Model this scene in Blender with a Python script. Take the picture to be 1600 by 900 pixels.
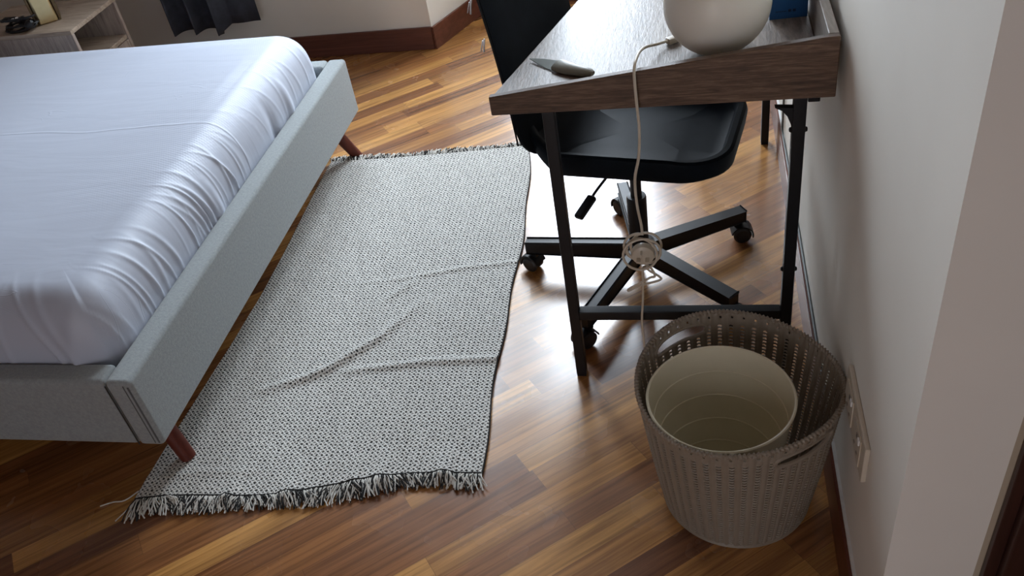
import bpy, bmesh, math, random
from mathutils import Vector, Matrix
random.seed(7)
PI = math.pi
scn = bpy.context.scene
for o in list(bpy.data.objects): bpy.data.objects.remove(o)

# ------------------------------------------------------------------ camera
F_PX = 1379.03
YAW, PIT, ROL = -0.266211477, 0.670473322, -0.181334094
CAM_Z = 1.54
fwd = Vector((math.sin(YAW)*math.cos(PIT), math.cos(YAW)*math.cos(PIT), -math.sin(PIT)))
rgt = Vector((math.cos(YAW), -math.sin(YAW), 0)); upv = rgt.cross(fwd)
r_ = rgt*math.cos(ROL) + upv*math.sin(ROL); u_ = -rgt*math.sin(ROL) + upv*math.cos(ROL)
cam = bpy.data.objects.new('camera', bpy.data.cameras.new('camera'))
scn.collection.objects.link(cam)
cam.matrix_world = Matrix(((r_.x, u_.x, -fwd.x, 0), (r_.y, u_.y, -fwd.y, 0), (r_.z, u_.z, -fwd.z, CAM_Z), (0, 0, 0, 1)))
cam.data.sensor_width = 36; cam.data.lens = F_PX/1600*36; cam.data.clip_start = 0.02
scn.camera = cam

# ------------------------------------------------------------------ world, lights, exposure
w = bpy.data.worlds.new('world'); scn.world = w; w.use_nodes = True
w.node_tree.nodes['Background'].inputs[0].default_value = (0.62, 0.78, 1.0, 1)
w.node_tree.nodes['Background'].inputs[1].default_value = 2.0
def area(name, loc, aim, sx, sy, power, col):
    l = bpy.data.lights.new(name, 'AREA'); l.shape = 'RECTANGLE'; l.size = sx; l.size_y = sy
    l.energy = power; l.color = col
    o = bpy.data.objects.new(name, l); scn.collection.objects.link(o); o.location = loc
    o.rotation_euler = (Vector(aim)-Vector(loc)).to_track_quat('-Z', 'Z').to_euler()
    return o
area('recess_window_daylight', (-0.57, 4.14, 1.66), (-0.57, 0, 1.66-0.9), 0.68, 2.0, 50, (0.82, 0.91, 1.0))
area('back_window_daylight', (-1.50, 3.78, 1.72), (-1.42, 0, 1.72-0.7), 0.56, 1.10, 28, (0.80, 0.90, 1.0))
area('added_warm_front_fill', (-0.55, -1.93, 1.05), (-0.55, 3, 0.95), 0.84, 1.9, 5.5, (1.0, 0.58, 0.24))  # unseen warm fill, added in a guessed doorway behind the camera
scn.view_settings.view_transform = 'Standard'; scn.view_settings.look = 'None'
scn.view_settings.exposure = 0.66; scn.view_settings.gamma = 1.0
scn.view_settings.use_curve_mapping = False

# ------------------------------------------------------------------ material helpers
class NT:
    def __init__(s, name):
        s.m = bpy.data.materials.new(name); s.m.use_nodes = True
        s.t = s.m.node_tree; s.b = s.t.nodes['Principled BSDF']; s.out = s.t.nodes['Material Output']
        s._c = None
    def n(s, typ, **kw):
        nd = s.t.nodes.new(typ)
        for k, v in kw.items(): setattr(nd, k, v)
        return nd
    def put(s, sock, v):
        if v is None: return
        if hasattr(v, 'is_linked') or isinstance(v, bpy.types.NodeSocket): s.t.links.new(v, sock)
        else: sock.default_value = v
    def co(s):
        if s._c is None: s._c = s.n('ShaderNodeTexCoord').outputs['Object']
        return s._c
    def map(s, scale=(1, 1, 1), rot=(0, 0, 0), loc=(0, 0, 0), vec=None):
        m = s.n('ShaderNodeMapping'); s.put(m.inputs[0], vec or s.co())
        m.inputs['Scale'].default_value = scale; m.inputs['Rotation'].default_value = rot; m.inputs['Location'].default_value = loc
        return m.outputs[0]
    def math(s, op, a, b=None, c=None, clamp=False):
        m = s.n('ShaderNodeMath', operation=op, use_clamp=clamp)
        s.put(m.inputs[0], a); s.put(m.inputs[1], b); s.put(m.inputs[2], c)
        return m.outputs[0]
    def noise(s, vec, scale=5, detail=3, rough=.5, dist=0):
        m = s.n('ShaderNodeTexNoise'); s.put(m.inputs['Vector'], vec); m.inputs['Scale'].default_value = scale
        m.inputs['Detail'].default_value = detail; m.inputs['Roughness'].default_value = rough; m.inputs['Distortion'].default_value = dist
        return m.outputs['Fac']
    def sep(s, vec):
        m = s.n('ShaderNodeSeparateXYZ'); s.put(m.inputs[0], vec); return m.outputs
    def comb(s, x, y, z=0.0):
        m = s.n('ShaderNodeCombineXYZ'); s.put(m.inputs[0], x); s.put(m.inputs[1], y); s.put(m.inputs[2], z); return m.outputs[0]
    def white(s, vec):
        m = s.n('ShaderNodeTexWhiteNoise', noise_dimensions='3D'); s.put(m.inputs['Vector'], vec); return m.outputs['Value'], m.outputs['Color']
    def ramp(s, fac, stops, interp='LINEAR'):
        m = s.n('ShaderNodeValToRGB'); s.put(m.inputs[0], fac); cr = m.color_ramp; cr.interpolation = interp
        while len(cr.elements) < len(stops): cr.elements.new(0.5)
        for e, (p, c) in zip(cr.elements, stops):
            e.position = p; e.color = (*c, 1) if len(c) == 3 else c
        return m.outputs['Color']
    def mix(s, fac, a, b, mode='MIX'):
        m = s.n('ShaderNodeMix', data_type='RGBA', blend_type=mode)
        s.put(m.inputs[0], fac)
        for i, v in ((6, a), (7, b)):
            if isinstance(v, tuple) and len(v) == 3: v = (*v, 1)
            s.put(m.inputs[i], v)
        return m.outputs[2]
    def rng(s, v, a, b, c=0.0, d=1.0):
        m = s.n('ShaderNodeMapRange'); s.put(m.inputs[0], v)
        for i, x in enumerate((a, b, c, d)): m.inputs[i+1].default_value = x
        return m.outputs[0]
    def bump(s, h, strength=.5, dist=.001, prev=None):
        m = s.n('ShaderNodeBump'); m.inputs['Strength'].default_value = strength; m.inputs['Distance'].default_value = dist
        s.put(m.inputs['Height'], h)
        if prev: s.put(m.inputs['Normal'], prev)
        return m.outputs[0]
    def set(s, color=None, rough=None, metal=None, normal=None, **kw):
        if isinstance(color, tuple) and len(color) == 3: color = (*color, 1)
        s.put(s.b.inputs['Base Color'], color); s.put(s.b.inputs['Roughness'], rough); s.put(s.b.inputs['Metallic'], metal)
        s.put(s.b.inputs['Normal'], normal)
        for k, v in kw.items(): s.put(s.b.inputs[k], v)
        return s.m

def plain(name, col, rough=.5, metal=0.0, var=.08, nscale=40, bump=.0, bscale=300, bdist=.0005, **kw):
    N = NT(name)
    f = N.noise(N.co(), nscale, 3)
    c = N.mix(N.rng(f, .3, .7), tuple(x*(1-var) for x in col), tuple(min(1, x*(1+var)) for x in col))
    nm = N.bump(N.noise(N.co(), bscale, 2), bump, bdist) if bump else None
    return N.set(c, rough, metal, nm, **kw)

def wood(name, dark, mid, light, axis='x', scale=1.0, rough=.5, bump=.3, k=(1.2, 22, 22), spec=.5):
    N = NT(name)
    sc = {'x': (k[0], k[1], k[2]), 'y': (k[1], k[0], k[2]), 'z': (k[1], k[2], k[0])}[axis]
    v = N.map(tuple(a*scale for a in sc))
    n1 = N.noise(v, 1.6, 5, .62, 1.2); n2 = N.noise(v, 7, 4, .6, .4)
    f = N.math('ADD', N.math('MULTIPLY', n1, .68), N.math('MULTIPLY', n2, .32))
    c = N.ramp(f, [(.34, dark), (.5, mid), (.66, light)])
    return N.set(c, rough, 0.0, N.bump(n2, bump, .0006), **{'Specular IOR Level': spec})

# floor: staggered narrow boards running diagonally
def floor_material():
    N = NT('parquet_boards')
    W, L = .0628, .52
    v = N.map(rot=(0, 0, -math.radians(38.5)))
    x, y, _ = N.sep(v)
    yv = N.math('DIVIDE', y, W); row = N.math('FLOOR', yv); fy = N.math('FRACT', yv)
    rr, _c = N.white(N.comb(row, 3.3, 1.7))
    xo = N.math('ADD', N.math('DIVIDE', x, L), N.math('MULTIPLY', rr, 7.31))
    idx = N.math('FLOOR', xo); fx = N.math('FRACT', xo)
    rv, rc = N.white(N.comb(row, idx, 9.1))
    rs = N.sep(rc)
    base = N.ramp(rv, [(0, (.19, .076, .032)), (.14, (.25, .104, .040)), (.36, (.32, .138, .048)), (.60, (.40, .190, .062)), (.82, (.50, .250, .078)), (1, (.60, .32, .10))])
    gx = N.math('ADD', N.math('MULTIPLY', x, 2.2), N.math('MULTIPLY', rv, 37.0))
    gy = N.math('ADD', N.math('MULTIPLY', y, 46.0), N.math('MULTIPLY', rs[1], 17.0))
    gv = N.comb(gx, gy, rs[2])
    g1 = N.noise(gv, 1.0, 5, .6, .9); g2 = N.noise(gv, 4.5, 3, .6, .3)
    c = N.mix(N.rng(g1, .30, .72), N.mix(1.0, base, (.55, .48, .42), 'MULTIPLY'), N.mix(1.0, base, (1.45, 1.42, 1.32), 'MULTIPLY'))
    g3 = N.noise(N.comb(N.math('MULTIPLY', gx, .55), N.math('MULTIPLY', gy, 2.6), rs[2]), 1.0, 4, .65, .6)
    c = N.mix(N.rng(g3, .50, .68, 0, .55), c, N.mix(1.0, c, (.45, .36, .30), 'MULTIPLY'))
    c = N.mix(N.rng(g2, .52, .75, 0, .35), c, N.mix(1.0, c, (.5, .42, .38), 'MULTIPLY'))
    ex = N.math('MULTIPLY', N.math('MINIMUM', fx, N.math('SUBTRACT', 1.0, fx)), L)
    ey = N.math('MULTIPLY', N.math('MINIMUM', fy, N.math('SUBTRACT', 1.0, fy)), W)
    e = N.math('MINIMUM', ex, ey)
    gap = N.rng(e, .0002, .0008)
    c = N.mix(N.rng(gap, 0, 1, .45, 1), (.06, .026, .012), c)
    h = N.math('ADD', N.math('MULTIPLY', N.rng(e, 0, .0015), 1.0), N.math('MULTIPLY', g1, .12))
    rough = N.rng(N.noise(N.co(), 6, 3), .3, .7, .20, .30)
    return N.set(c, rough, 0.0, N.bump(h, .10, .0005), **{'Specular IOR Level': .8, 'Coat Weight': .65, 'Coat IOR': 1.6, 'Coat Roughness': .25})

def wall_material(name, col):
    N = NT(name)
    f = N.noise(N.co(), 3, 4); f2 = N.noise(N.co(), 60, 3)
    c = N.mix(N.rng(f, .3, .7), tuple(x*.96 for x in col), tuple(x*1.02 for x in col))
    return N.set(c, .75, 0.0, N.bump(N.math('ADD', f, N.math('MULTIPLY', f2, .25)), .25, .0015), **{'Specular IOR Level': .3})

M = {}
M['floor'] = floor_material()
M['wall'] = wall_material('cream_wall_paint', (.85, .82, .75))
M['wall_shade_tint'] = wall_material('shade_tinted_wall_paint', (.46, .385, .285))  # the dim warm light on this wall is put into its colour
M['ceiling'] = wall_material('white_ceiling_paint', (.8, .79, .76))
M['unseen_brown'] = wood('brown_unseen_room_finish', (.10, .055, .035), (.16, .09, .055), (.22, .13, .08), 'z', 1, .6, .1)  # brown finish added to unseen walls and ceiling, cuts cool fill, warms bounce
M['redwood'] = wood('red_brown_varnished_wood', (.085, .026, .016), (.13, .042, .026), (.18, .062, .038), 'x', 1, .38, .1)
M['redwood_y'] = wood('red_brown_varnished_wood_long', (.085, .026, .016), (.13, .042, .026), (.18, .062, .038), 'y', 1, .3, .1)
M['door'] = wood('dark_brown_door_wood', (.025, .008, .006), (.04, .014, .010), (.06, .02, .014), 'z', 1, .4, .1)
M['desk_side'] = wood('brown_rustic_oak_board', (.042, .022, .013), (.105, .058, .034), (.20, .125, .078), 'x', 1, .55, .6, k=(5, 40, 62))
M['desk_top'] = wood('grey_brown_rustic_oak_top', (.075, .055, .043), (.17, .13, .105), (.28, .23, .19), 'y', 1, .42, 1.0, k=(5, 26, 30), spec=.55)
M['desk_lip'] = wood('grey_brown_rustic_oak_lip', (.10, .075, .06), (.19, .15, .12), (.28, .23, .19), 'y', 1, .40, .4, k=(2.5, 30, 30))
M['ns_x'] = wood('light_greige_oak', (.27, .20, .15), (.44, .345, .265), (.58, .48, .385), 'x', 1, .55, .3, k=(3, 30, 30))
M['ns_z'] = wood('light_greige_oak_upright', (.26, .195, .165), (.42, .34, .29), (.56, .47, .40), 'z', 1, .55, .3, k=(3, 30, 30))
M['black_metal'] = plain('black_powder_coated_metal', (.008, .008, .010), .42, 0.0, .1, 80, .15, 900, .0002, **{'Specular IOR Level': .3})
M['black_plastic'] = plain('black_moulded_plastic', (.008, .009, .011), .45, 0.0, .1, 60, .1, 800, .0002, **{'Specular IOR Level': .3})
M['seat_black'] = plain('blue_black_seat_shell', (.005, .008, .012), .55, 0.0, .15, 30, .15, 700, .0003, **{'Specular IOR Level': .07})
M['black_cloth'] = plain('black_woven_cover', (.007, .010, .014), .9, 0.0, .15, 30, .4, 900, .0006, **{'Specular IOR Level': .15})
M['steel'] = plain('bright_steel', (.65, .65, .66), .25, 1.0, .04)
M['caster'] = plain('black_caster_rubber', (.015, .015, .017), .5)
M['basket'] = plain('taupe_plastic', (.265, .22, .17), .48, 0.0, .05, 50, .15, 500, .0003)
M['bin'] = plain('cream_plastic', (.80, .75, .58), .38, 0.0, .02, 20, .0)
M['cord'] = plain('ivory_cord', (.60, .53, .43), .5, 0.0, .05)
M['outlet'] = plain('ivory_switch_plastic', (.58, .51, .41), .35, 0.0, .03)
M['outlet_dark'] = plain('socket_hole_brown', (.06, .045, .035), .5)
M['bed_leg'] = wood('cherry_stained_leg', (.08, .015, .009), (.12, .024, .013), (.16, .034, .019), 'z', 1, .5, .1, spec=.3)
M['brass'] = plain('brushed_brass', (.62, .50, .27), .32, 1.0, .06, 30)
M['brass_in'] = plain('dark_brass_inside', (.16, .11, .055), .5, .6, .1)
M['cable_black'] = plain('black_cable', (.012, .012, .014), .45)
M['tag_white'] = plain('white_tag', (.8, .8, .8), .5)
M['blue_box'] = plain('navy_card', (.014, .085, .24), .45, 0.0, .06)
M['blue_print'] = plain('dark_navy_print', (.006, .02, .06), .5)
M['curtain'] = plain('charcoal_navy_curtain_cloth', (.050, .056, .075), .9, 0.0, .2, 30, .4, 700, .0006)
M['blade'] = plain('grey_steel_blade', (.16, .18, .18), .34, .8, .05)
M['knife_handle'] = plain('sage_grey_knife_handle', (.24, .24, .20), .42)
M['grey_wire'] = plain('grey_wire', (.10, .11, .11), .5)
M['window_frame'] = plain('white_window_frame', (.75, .76, .76), .4)

N = NT('bed_upholstery')
f = N.noise(N.co(), 140, 4, .7); f2 = N.noise(N.map((1, 1, 1)), 420, 2)
M['upholstery'] = N.set(N.mix(N.rng(f, .3, .7), (.24, .265, .27), (.33, .36, .365)), .9, 0.0, N.bump(N.math('ADD', f, f2), .45, .0012), **{'Sheen Weight': .25, 'Sheen Roughness': .5})
M['seam_dark'] = plain('dark_brown_seam', (.035, .032, .030), .9)
M['seam'] = plain('dark_seam', (.10, .105, .11), .9)

N = NT('fitted_sheet_cotton')
x, y, z = N.sep(N.co())
# woven raised dots, fading away from the side edge of the mattress
u = N.map((1, 1, 1), (0, 0, math.radians(20)))
ux, uy, _z = N.sep(u)
dots = N.math('MULTIPLY', N.math('SINE', N.math('MULTIPLY', ux, 2*PI/.017)), N.math('SINE', N.math('MULTIPLY', uy, 2*PI/.017)))
dots = N.math('MULTIPLY', N.math('ABSOLUTE', dots), N.rng(N.noise(N.co(), 2.0, 2), .35, .6, .3, 1))
mask = N.math('MULTIPLY', N.math('MULTIPLY', N.rng(y, .35, .60), N.rng(x, .60, .86)), N.rng(z, .225, .268, 0, 1))
soft = N.noise(N.map((1.0, 5.0, 1.0)), 2.2, 3, .55, .6)
# one long fold across the top, a few scratches of crease
wob = N.math('MULTIPLY', N.math('SUBTRACT', N.noise(N.map((1, 0, 0)), 2.5, 2), .5), .05)
fold = N.rng(N.math('ABSOLUTE', N.math('SUBTRACT', N.math('ADD', y, wob), .862-.02)), 0, .006, 1, 0)
cre = N.math('MULTIPLY', N.rng(N.math('ABSOLUTE', N.math('SUBTRACT', N.noise(N.map((2.0, 5.5, 1), (0, 0, .35)), 2.3, 1, .4, .8), .5)), 0, .006, 1, 0), N.rng(N.noise(N.co(), 3.1, 1), .60, .66))
nb = N.bump(soft, .10, .02)
nb = N.bump(N.math('MULTIPLY', dots, mask), .30, .0014, nb)
nb = N.bump(fold, .55, .002, nb)
nb = N.bump(cre, .35, .0015, nb)
M['sheet'] = N.set((.51, .555, .66), .5, 0.0, nb, **{'Sheen Weight': .15, 'Specular IOR Level': .45})

N = NT('rug_weave')
P = .0175
wv = N.n('ShaderNodeVectorMath', operation='ADD')
nz = N.n('ShaderNodeTexNoise'); N.put(nz.inputs['Vector'], N.co()); nz.inputs['Scale'].default_value = 70; nz.inputs['Detail'].default_value = 2
sc = N.n('ShaderNodeVectorMath', operation='SCALE'); N.put(sc.inputs[0], nz.outputs['Color']); sc.inputs['Scale'].default_value = .0075
N.put(wv.inputs[0], N.co()); N.put(wv.inputs[1], sc.outputs[0])
v = N.map((1, 1.15, 1), (0, 0, math.radians(45)), (0, 0, 0), wv.outputs[0])
ax, ay, _z = N.sep(v)
sa = N.math('COSINE', N.math('MULTIPLY', ax, 2*PI/P)); sb = N.math('COSINE', N.math('MULTIPLY', ay, 2*PI/P))
prod = N.math('MULTIPLY', sa, sb)
spk = N.noise(N.co(), 420, 2, .7)
dia = N.math('ADD', N.math('MULTIPLY', N.math('ABSOLUTE', prod), .95), N.math('MULTIPLY', prod, .22))
val = N.math('ADD', N.math('SUBTRACT', dia, .30), N.math('MULTIPLY', N.math('SUBTRACT', spk, .5), 2.3))
col = N.ramp(N.rng(val, -1, 1), [(.56, (.78, .77, .73)), (.645, (.33, .32, .30)), (.74, (.018, .018, .018))])
hgt = N.math('SUBTRACT', N.math('MULTIPLY', spk, .7), N.math('MULTIPLY', dia, .7))
M['rug'] = N.set(col, .95, 0.0, N.bump(hgt, .8, .0035))
M['yarn_white'] = plain('off_white_yarn', (.66, .64, .59), .95)
M['yarn_black'] = plain('black_yarn', (.02, .02, .02), .95)

N = NT('opal_glass')
M['opal'] = N.set((.82, .78, .69), .42, 0.0, None, **{'Subsurface Weight': .35, 'Subsurface Radius': (.05, .045, .035), 'Subsurface Scale': .6, 'Coat Weight': .12, 'Coat Roughness': .1})
N = NT('window_pane_glass')
tr = N.n('ShaderNodeBsdfTransparent'); gl = N.n('ShaderNodeBsdfGlossy'); gl.inputs['Roughness'].default_value = .02
lw = N.n('ShaderNodeLayerWeight'); lw.inputs[0].default_value = .08; mx = N.n('ShaderNodeMixShader')
N.put(mx.inputs[0], lw.outputs['Fresnel']); N.put(mx.inputs[1], tr.outputs[0]); N.put(mx.inputs[2], gl.outputs[0]); N.put(N.out.inputs['Surface'], mx.outputs[0])
M['glass'] = N.m

# ------------------------------------------------------------------ mesh helpers
C = scn.collection
def obj(name, bm, m, parent=None, smooth=True, kind=None, label=None, angle=35):
    if parent is not None: bmesh.ops.translate(bm, verts=bm.verts, vec=-Vector(parent['o']))
    me = bpy.data.meshes.new(name); bm.normal_update(); bm.to_mesh(me); bm.free()
    for mm in (m if isinstance(m, (list, tuple)) else [m]): me.materials.append(mm)
    if smooth:
        me.polygons.foreach_set('use_smooth', [True]*len(me.polygons))
        me.set_sharp_from_angle(angle=math.radians(angle))
    o = bpy.data.objects.new(name, me); C.objects.link(o)
    if parent is not None: o.parent = parent
    if smooth and len(me.polygons) < 3000:
        wn = o.modifiers.new('even_shading', 'WEIGHTED_NORMAL'); wn.keep_sharp = True
    o['o'] = parent['o'] if parent is not None else (0, 0, 0)
    if kind: o['kind'] = kind
    if label: o['label'] = label
    return o
def thing(name, label, cat, loc, group=None):
    o = bpy.data.objects.new(name, None); C.objects.link(o); o.location = loc; o['o'] = tuple(loc)
    o.empty_display_size = .05
    o['label'] = label; o['category'] = cat
    if group: o['group'] = group
    return o
def rootmesh(name, bm, m, loc, label=None, cat=None, kind=None, **kw):
    bmesh.ops.translate(bm, verts=bm.verts, vec=-Vector(loc))
    o = obj(name, bm, m, None, **kw); o.location = loc; o['o'] = tuple(loc)
    if label: o['label'] = label
    if cat: o['category'] = cat
    if kind: o['kind'] = kind
    return o
def struct(name, bm, m, **kw): return obj(name, bm, m, None, kind='structure', **kw)
def B(): return bmesh.new()
def box(bm, x0, x1, y0, y1, z0, z1, bev=0, seg=2, mat=None):
    t = bmesh.new(); bmesh.ops.create_cube(t, size=1)
    for v in t.verts: v.co = Vector(((x0+x1)/2+v.co.x*(x1-x0), (y0+y1)/2+v.co.y*(y1-y0), (z0+z1)/2+v.co.z*(z1-z0)))
    if bev: bmesh.ops.bevel(t, geom=t.edges[:], offset=bev, segments=seg, profile=.5, affect='EDGES', clamp_overlap=True)
    if mat is not None: bmesh.ops.transform(t, matrix=mat, verts=t.verts)
    return merge(bm, t)
def merge(bm, t):
    me = bpy.data.meshes.new('tmp'); t.to_mesh(me); t.free(); bm.from_mesh(me); bpy.data.meshes.remove(me); return bm
def prism(bm, pts, z0, z1, bev=0, seg=2, axis='z', mat=None):
    """extrude a 2D outline; axis 'z': (x,y) up, axis 'y': (x,z) along y, axis 'x': (y,z) along x"""
    t = bmesh.new()
    f3 = {'z': lambda p, h: (p[0], p[1], h), 'y': lambda p, h: (p[0], h, p[1]), 'x': lambda p, h: (h, p[0], p[1])}[axis]
    a = [t.verts.new(f3(p, z0)) for p in pts]; b = [t.verts.new(f3(p, z1)) for p in pts]
    t.faces.new(a); t.faces.new(b[::-1]); n = len(pts)
    for i in range(n): t.faces.new((a[i], b[i], b[(i+1) % n], a[(i+1) % n]))
    bmesh.ops.recalc_face_normals(t, faces=t.faces)
    if bev: bmesh.ops.bevel(t, geom=t.edges[:], offset=bev, segments=seg, profile=.5, affect='EDGES', clamp_overlap=True)
    if mat is not None: bmesh.ops.transform(t, matrix=mat, verts=t.verts)
    return merge(bm, t)
def tube(bm, pts, r, n=10, closed=False, caps=True, mi=0):
    pts = [Vector(p) for p in pts]; k = len(pts)
    rs = r if isinstance(r, (list, tuple)) else [r]*k
    tan = []
    for i in range(k):
        a = pts[(i-1) % k] if (closed or i) else pts[i]; b = pts[(i+1) % k] if (closed or i < k-1) else pts[i]
        tan.append((b-a).normalized() if (b-a).length > 1e-9 else Vector((0, 0, 1)))
    ref = Vector((0, 0, 1)) if abs(tan[0].z) < .9 else Vector((1, 0, 0))
    nrm = (ref - tan[0]*ref.dot(tan[0])).normalized(); rings = []
    for i in range(k):
        nrm = (nrm - tan[i]*nrm.dot(tan[i]))
        nrm = nrm.normalized() if nrm.length > 1e-6 else tan[i].orthogonal().normalized()
        bn = tan[i].cross(nrm)
        rings.append([bm.verts.new(pts[i] + (nrm*math.cos(2*PI*j/n) + bn*math.sin(2*PI*j/n))*rs[i]) for j in range(n)])
    rng_ = range(k) if closed else range(k-1)
    for i in rng_:
        a, b = rings[i], rings[(i+1) % k]
        for j in range(n):
            f = bm.faces.new((a[j], a[(j+1) % n], b[(j+1) % n], b[j])); f.material_index = mi
    if caps and not closed:
        f = bm.faces.new(rings[0][::-1]); f.material_index = mi
        f = bm.faces.new(rings[-1]); f.material_index = mi
    return bm
def lathe(bm, prof, c=(0, 0, 0), n=48, mat=None, closed=False):
    t = bmesh.new(); rings = []
    for r, z in prof:
        if r < 1e-6: rings.append([t.verts.new((0, 0, z))])
        else: rings.append([t.verts.new((r*math.cos(2*PI*j/n), r*math.sin(2*PI*j/n), z)) for j in range(n)])
    seq = list(zip(rings, rings[1:])) + ([(rings[-1], rings[0])] if closed else [])
    for a, b in seq:
        for j in range(n):
            if len(a) == 1 and len(b) == 1: continue
            if len(a) == 1: t.faces.new((a[0], b[j], b[(j+1) % n]))
            elif len(b) == 1: t.faces.new((a[j], b[0], a[(j+1) % n]))
            else: t.faces.new((a[j], b[j], b[(j+1) % n], a[(j+1) % n]))
    bmesh.ops.recalc_face_normals(t, faces=t.faces)
    if mat is not None: bmesh.ops.transform(t, matrix=mat, verts=t.verts)
    bmesh.ops.translate(t, verts=t.verts, vec=Vector(c))
    return merge(bm, t)
def smooth_path(pts, sub=6):
    pts = [Vector(p) for p in pts]; out = []
    for i in range(len(pts)-1):
        p0 = pts[max(i-1, 0)]; p1 = pts[i]; p2 = pts[i+1]; p3 = pts[min(i+2, len(pts)-1)]
        for s in range(sub):
            t = s/sub
            out.append(.5*((2*p1)+(p2-p0)*t+(2*p0-5*p1+4*p2-p3)*t*t+(3*p1-p0-3*p2+p3)*t*t*t))
    out.append(pts[-1]); return out
def beam(bm, a, b, wd, ht, bev=.002, ht2=None):
    """square bar from a to b, wd wide (sideways), ht tall; ht2: height at the b end"""
    a = Vector(a); b = Vector(b); d = b-a; L = d.length; d.normalize()
    up = Vector((0, 0, 1)); up = (up-d*up.dot(d)).normalized(); s = d.cross(up)
    t = bmesh.new(); bmesh.ops.create_cube(t, size=1)
    for v in t.verts:
        h = ht if v.co.x < 0 or ht2 is None else ht2
        v.co = a + d*((v.co.x+.5)*L) + s*(v.co.y*wd) + up*(v.co.z*h)
    if bev: bmesh.ops.bevel(t, geom=t.edges[:], offset=bev, segments=2, profile=.5, affect='EDGES', clamp_overlap=True)
    return merge(bm, t)

# ------------------------------------------------------------------ the room
XR = .265           # right wall plane
YB = 3.531          # back wall plane
XC, YC = -1.106, YB # corner where the window recess starts
YR = 3.95           # recess back wall
YP = .804           # end of the right wall, wall turns away here
XL, YF, XE, ZC = -3.4, -1.9, 1.6, 2.80
dx = .131/.321; XR2 = XC + (YR-YC)*dx
struct('floor', box(B(), XL-.1, XE+.1, YF-.1, YR+.2, -.06, 0), M['floor'], smooth=False)
struct('ceiling', box(B(), XL-.1, XE+.1, YF-.1, YR+.2, ZC, ZC+.06), M['unseen_brown'], smooth=False)
struct('wall_left', box(B(), XL-.1, XL, YF, YB, 0, ZC), M['unseen_brown'], smooth=False)
bm = B(); box(bm, XL-.1, -1.0, YF-.1, YF, 0, ZC); box(bm, -.1, XE+.1, YF-.1, YF, 0, ZC); box(bm, -1.0, -.1, YF-.1, YF, 2.05, ZC)
struct('wall_front', bm, M['unseen_brown'], smooth=False)
struct('wall_entry', box(B(), XE, XE+.1, YF, YP+.12, 0, ZC), M['unseen_brown'], smooth=False)
# right wall, and the narrow wall beside the door
DX0 = .392; DZ = 2.08
bm = B(); box(bm, XR, XR+.12, YP, YR+.2, 0, ZC)
struct('wall_right', bm, M['wall'], smooth=False)
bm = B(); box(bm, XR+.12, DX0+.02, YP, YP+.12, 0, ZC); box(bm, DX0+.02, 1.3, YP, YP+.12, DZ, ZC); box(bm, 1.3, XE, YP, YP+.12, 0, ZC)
struct('wall_door_side', bm, M['wall_shade_tint'], smooth=False)
# back wall with its window, recess side wall, recess back wall with its window
def wall_with_hole(y0, y1, x0, x1, hx0, hx1, hz0, hz1):
    bm = B()
    box(bm, x0, hx0, y0, y1, 0, ZC); box(bm, hx1, x1, y0, y1, 0, ZC)
    box(bm, hx0, hx1, y0, y1, 0, hz0); box(bm, hx0, hx1, y0, y1, hz1, ZC)
    return bm
struct('wall_back', wall_with_hole(YB, YB+.14, XL-.1, XC-.14*0, -1.84, -1.20, .95, 2.32), M['wall'], smooth=False)
bm = prism(B(), [(XC, YC), (XR2, YR), (XR2-.16, YR), (XC, YC+.14)], 0, ZC)
struct('wall_recess_side', bm, M['wall'], smooth=False)
struct('wall_recess', wall_with_hole(YR, YR+.14, XR2-.16, XR, -.91, -.23, .50, 2.68), M['wall'], smooth=False)
def window(n, x0, x1, z0, z1, y):
    bm = B(); t = .045
    for a in ((x0, x1, z0, z0+t), (x0, x1, z1-t, z1), (x0, x0+t, z0+t, z1-t), (x1-t, x1, z0+t, z1-t), ((x0+x1)/2-.02, (x0+x1)/2+.02, z0+t, z1-t)):
        box(bm, a[0], a[1], y, y+.05, a[2], a[3], .004)
    fr = struct('window_%d' % n, bm, M['window_frame'], smooth=False)
    p = obj('pane', box(B(), x0+t, x1-t, y+.02, y+.026, z0+t, z1-t), M['glass'], fr, smooth=False)
window(1, -.91, -.23, .50, 2.68, YR+.06)
window(2, -1.84, -1.20, .95, 2.32, YB+.06)
# skirting boards
BH, BT = .100, .012
struct('baseboard_right', box(B(), XR-BT, XR, YP+.002, YR, 0, BH, .003), M['redwood_y'], smooth=True)
struct('baseboard_back', box(B(), XL, XC-.001, YB-BT, YB, 0, BH, .003), M['redwood'], smooth=True)
dv = Vector((XR2-XC, YR-YC)).normalized(); nv = Vector((dv.y, -dv.x))*BT
struct('baseboard_recess_side', prism(B(), [(XC, YC-BT*.9), (XR2, YR), (XR2+nv.x, YR), (XC+nv.x, YC+nv.y-BT*.9)], 0, BH, .002), M['redwood_y'])
struct('baseboard_recess', box(B(), XR2+.02, XR-BT, YR-BT, YR, 0, BH, .003), M['redwood'])
# caulk line on top of the right skirting
struct('trim_right', box(B(), XR-.006, XR+.001, YP+.002, YR, BH, BH+.004, .001), M['window_frame'])
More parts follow.
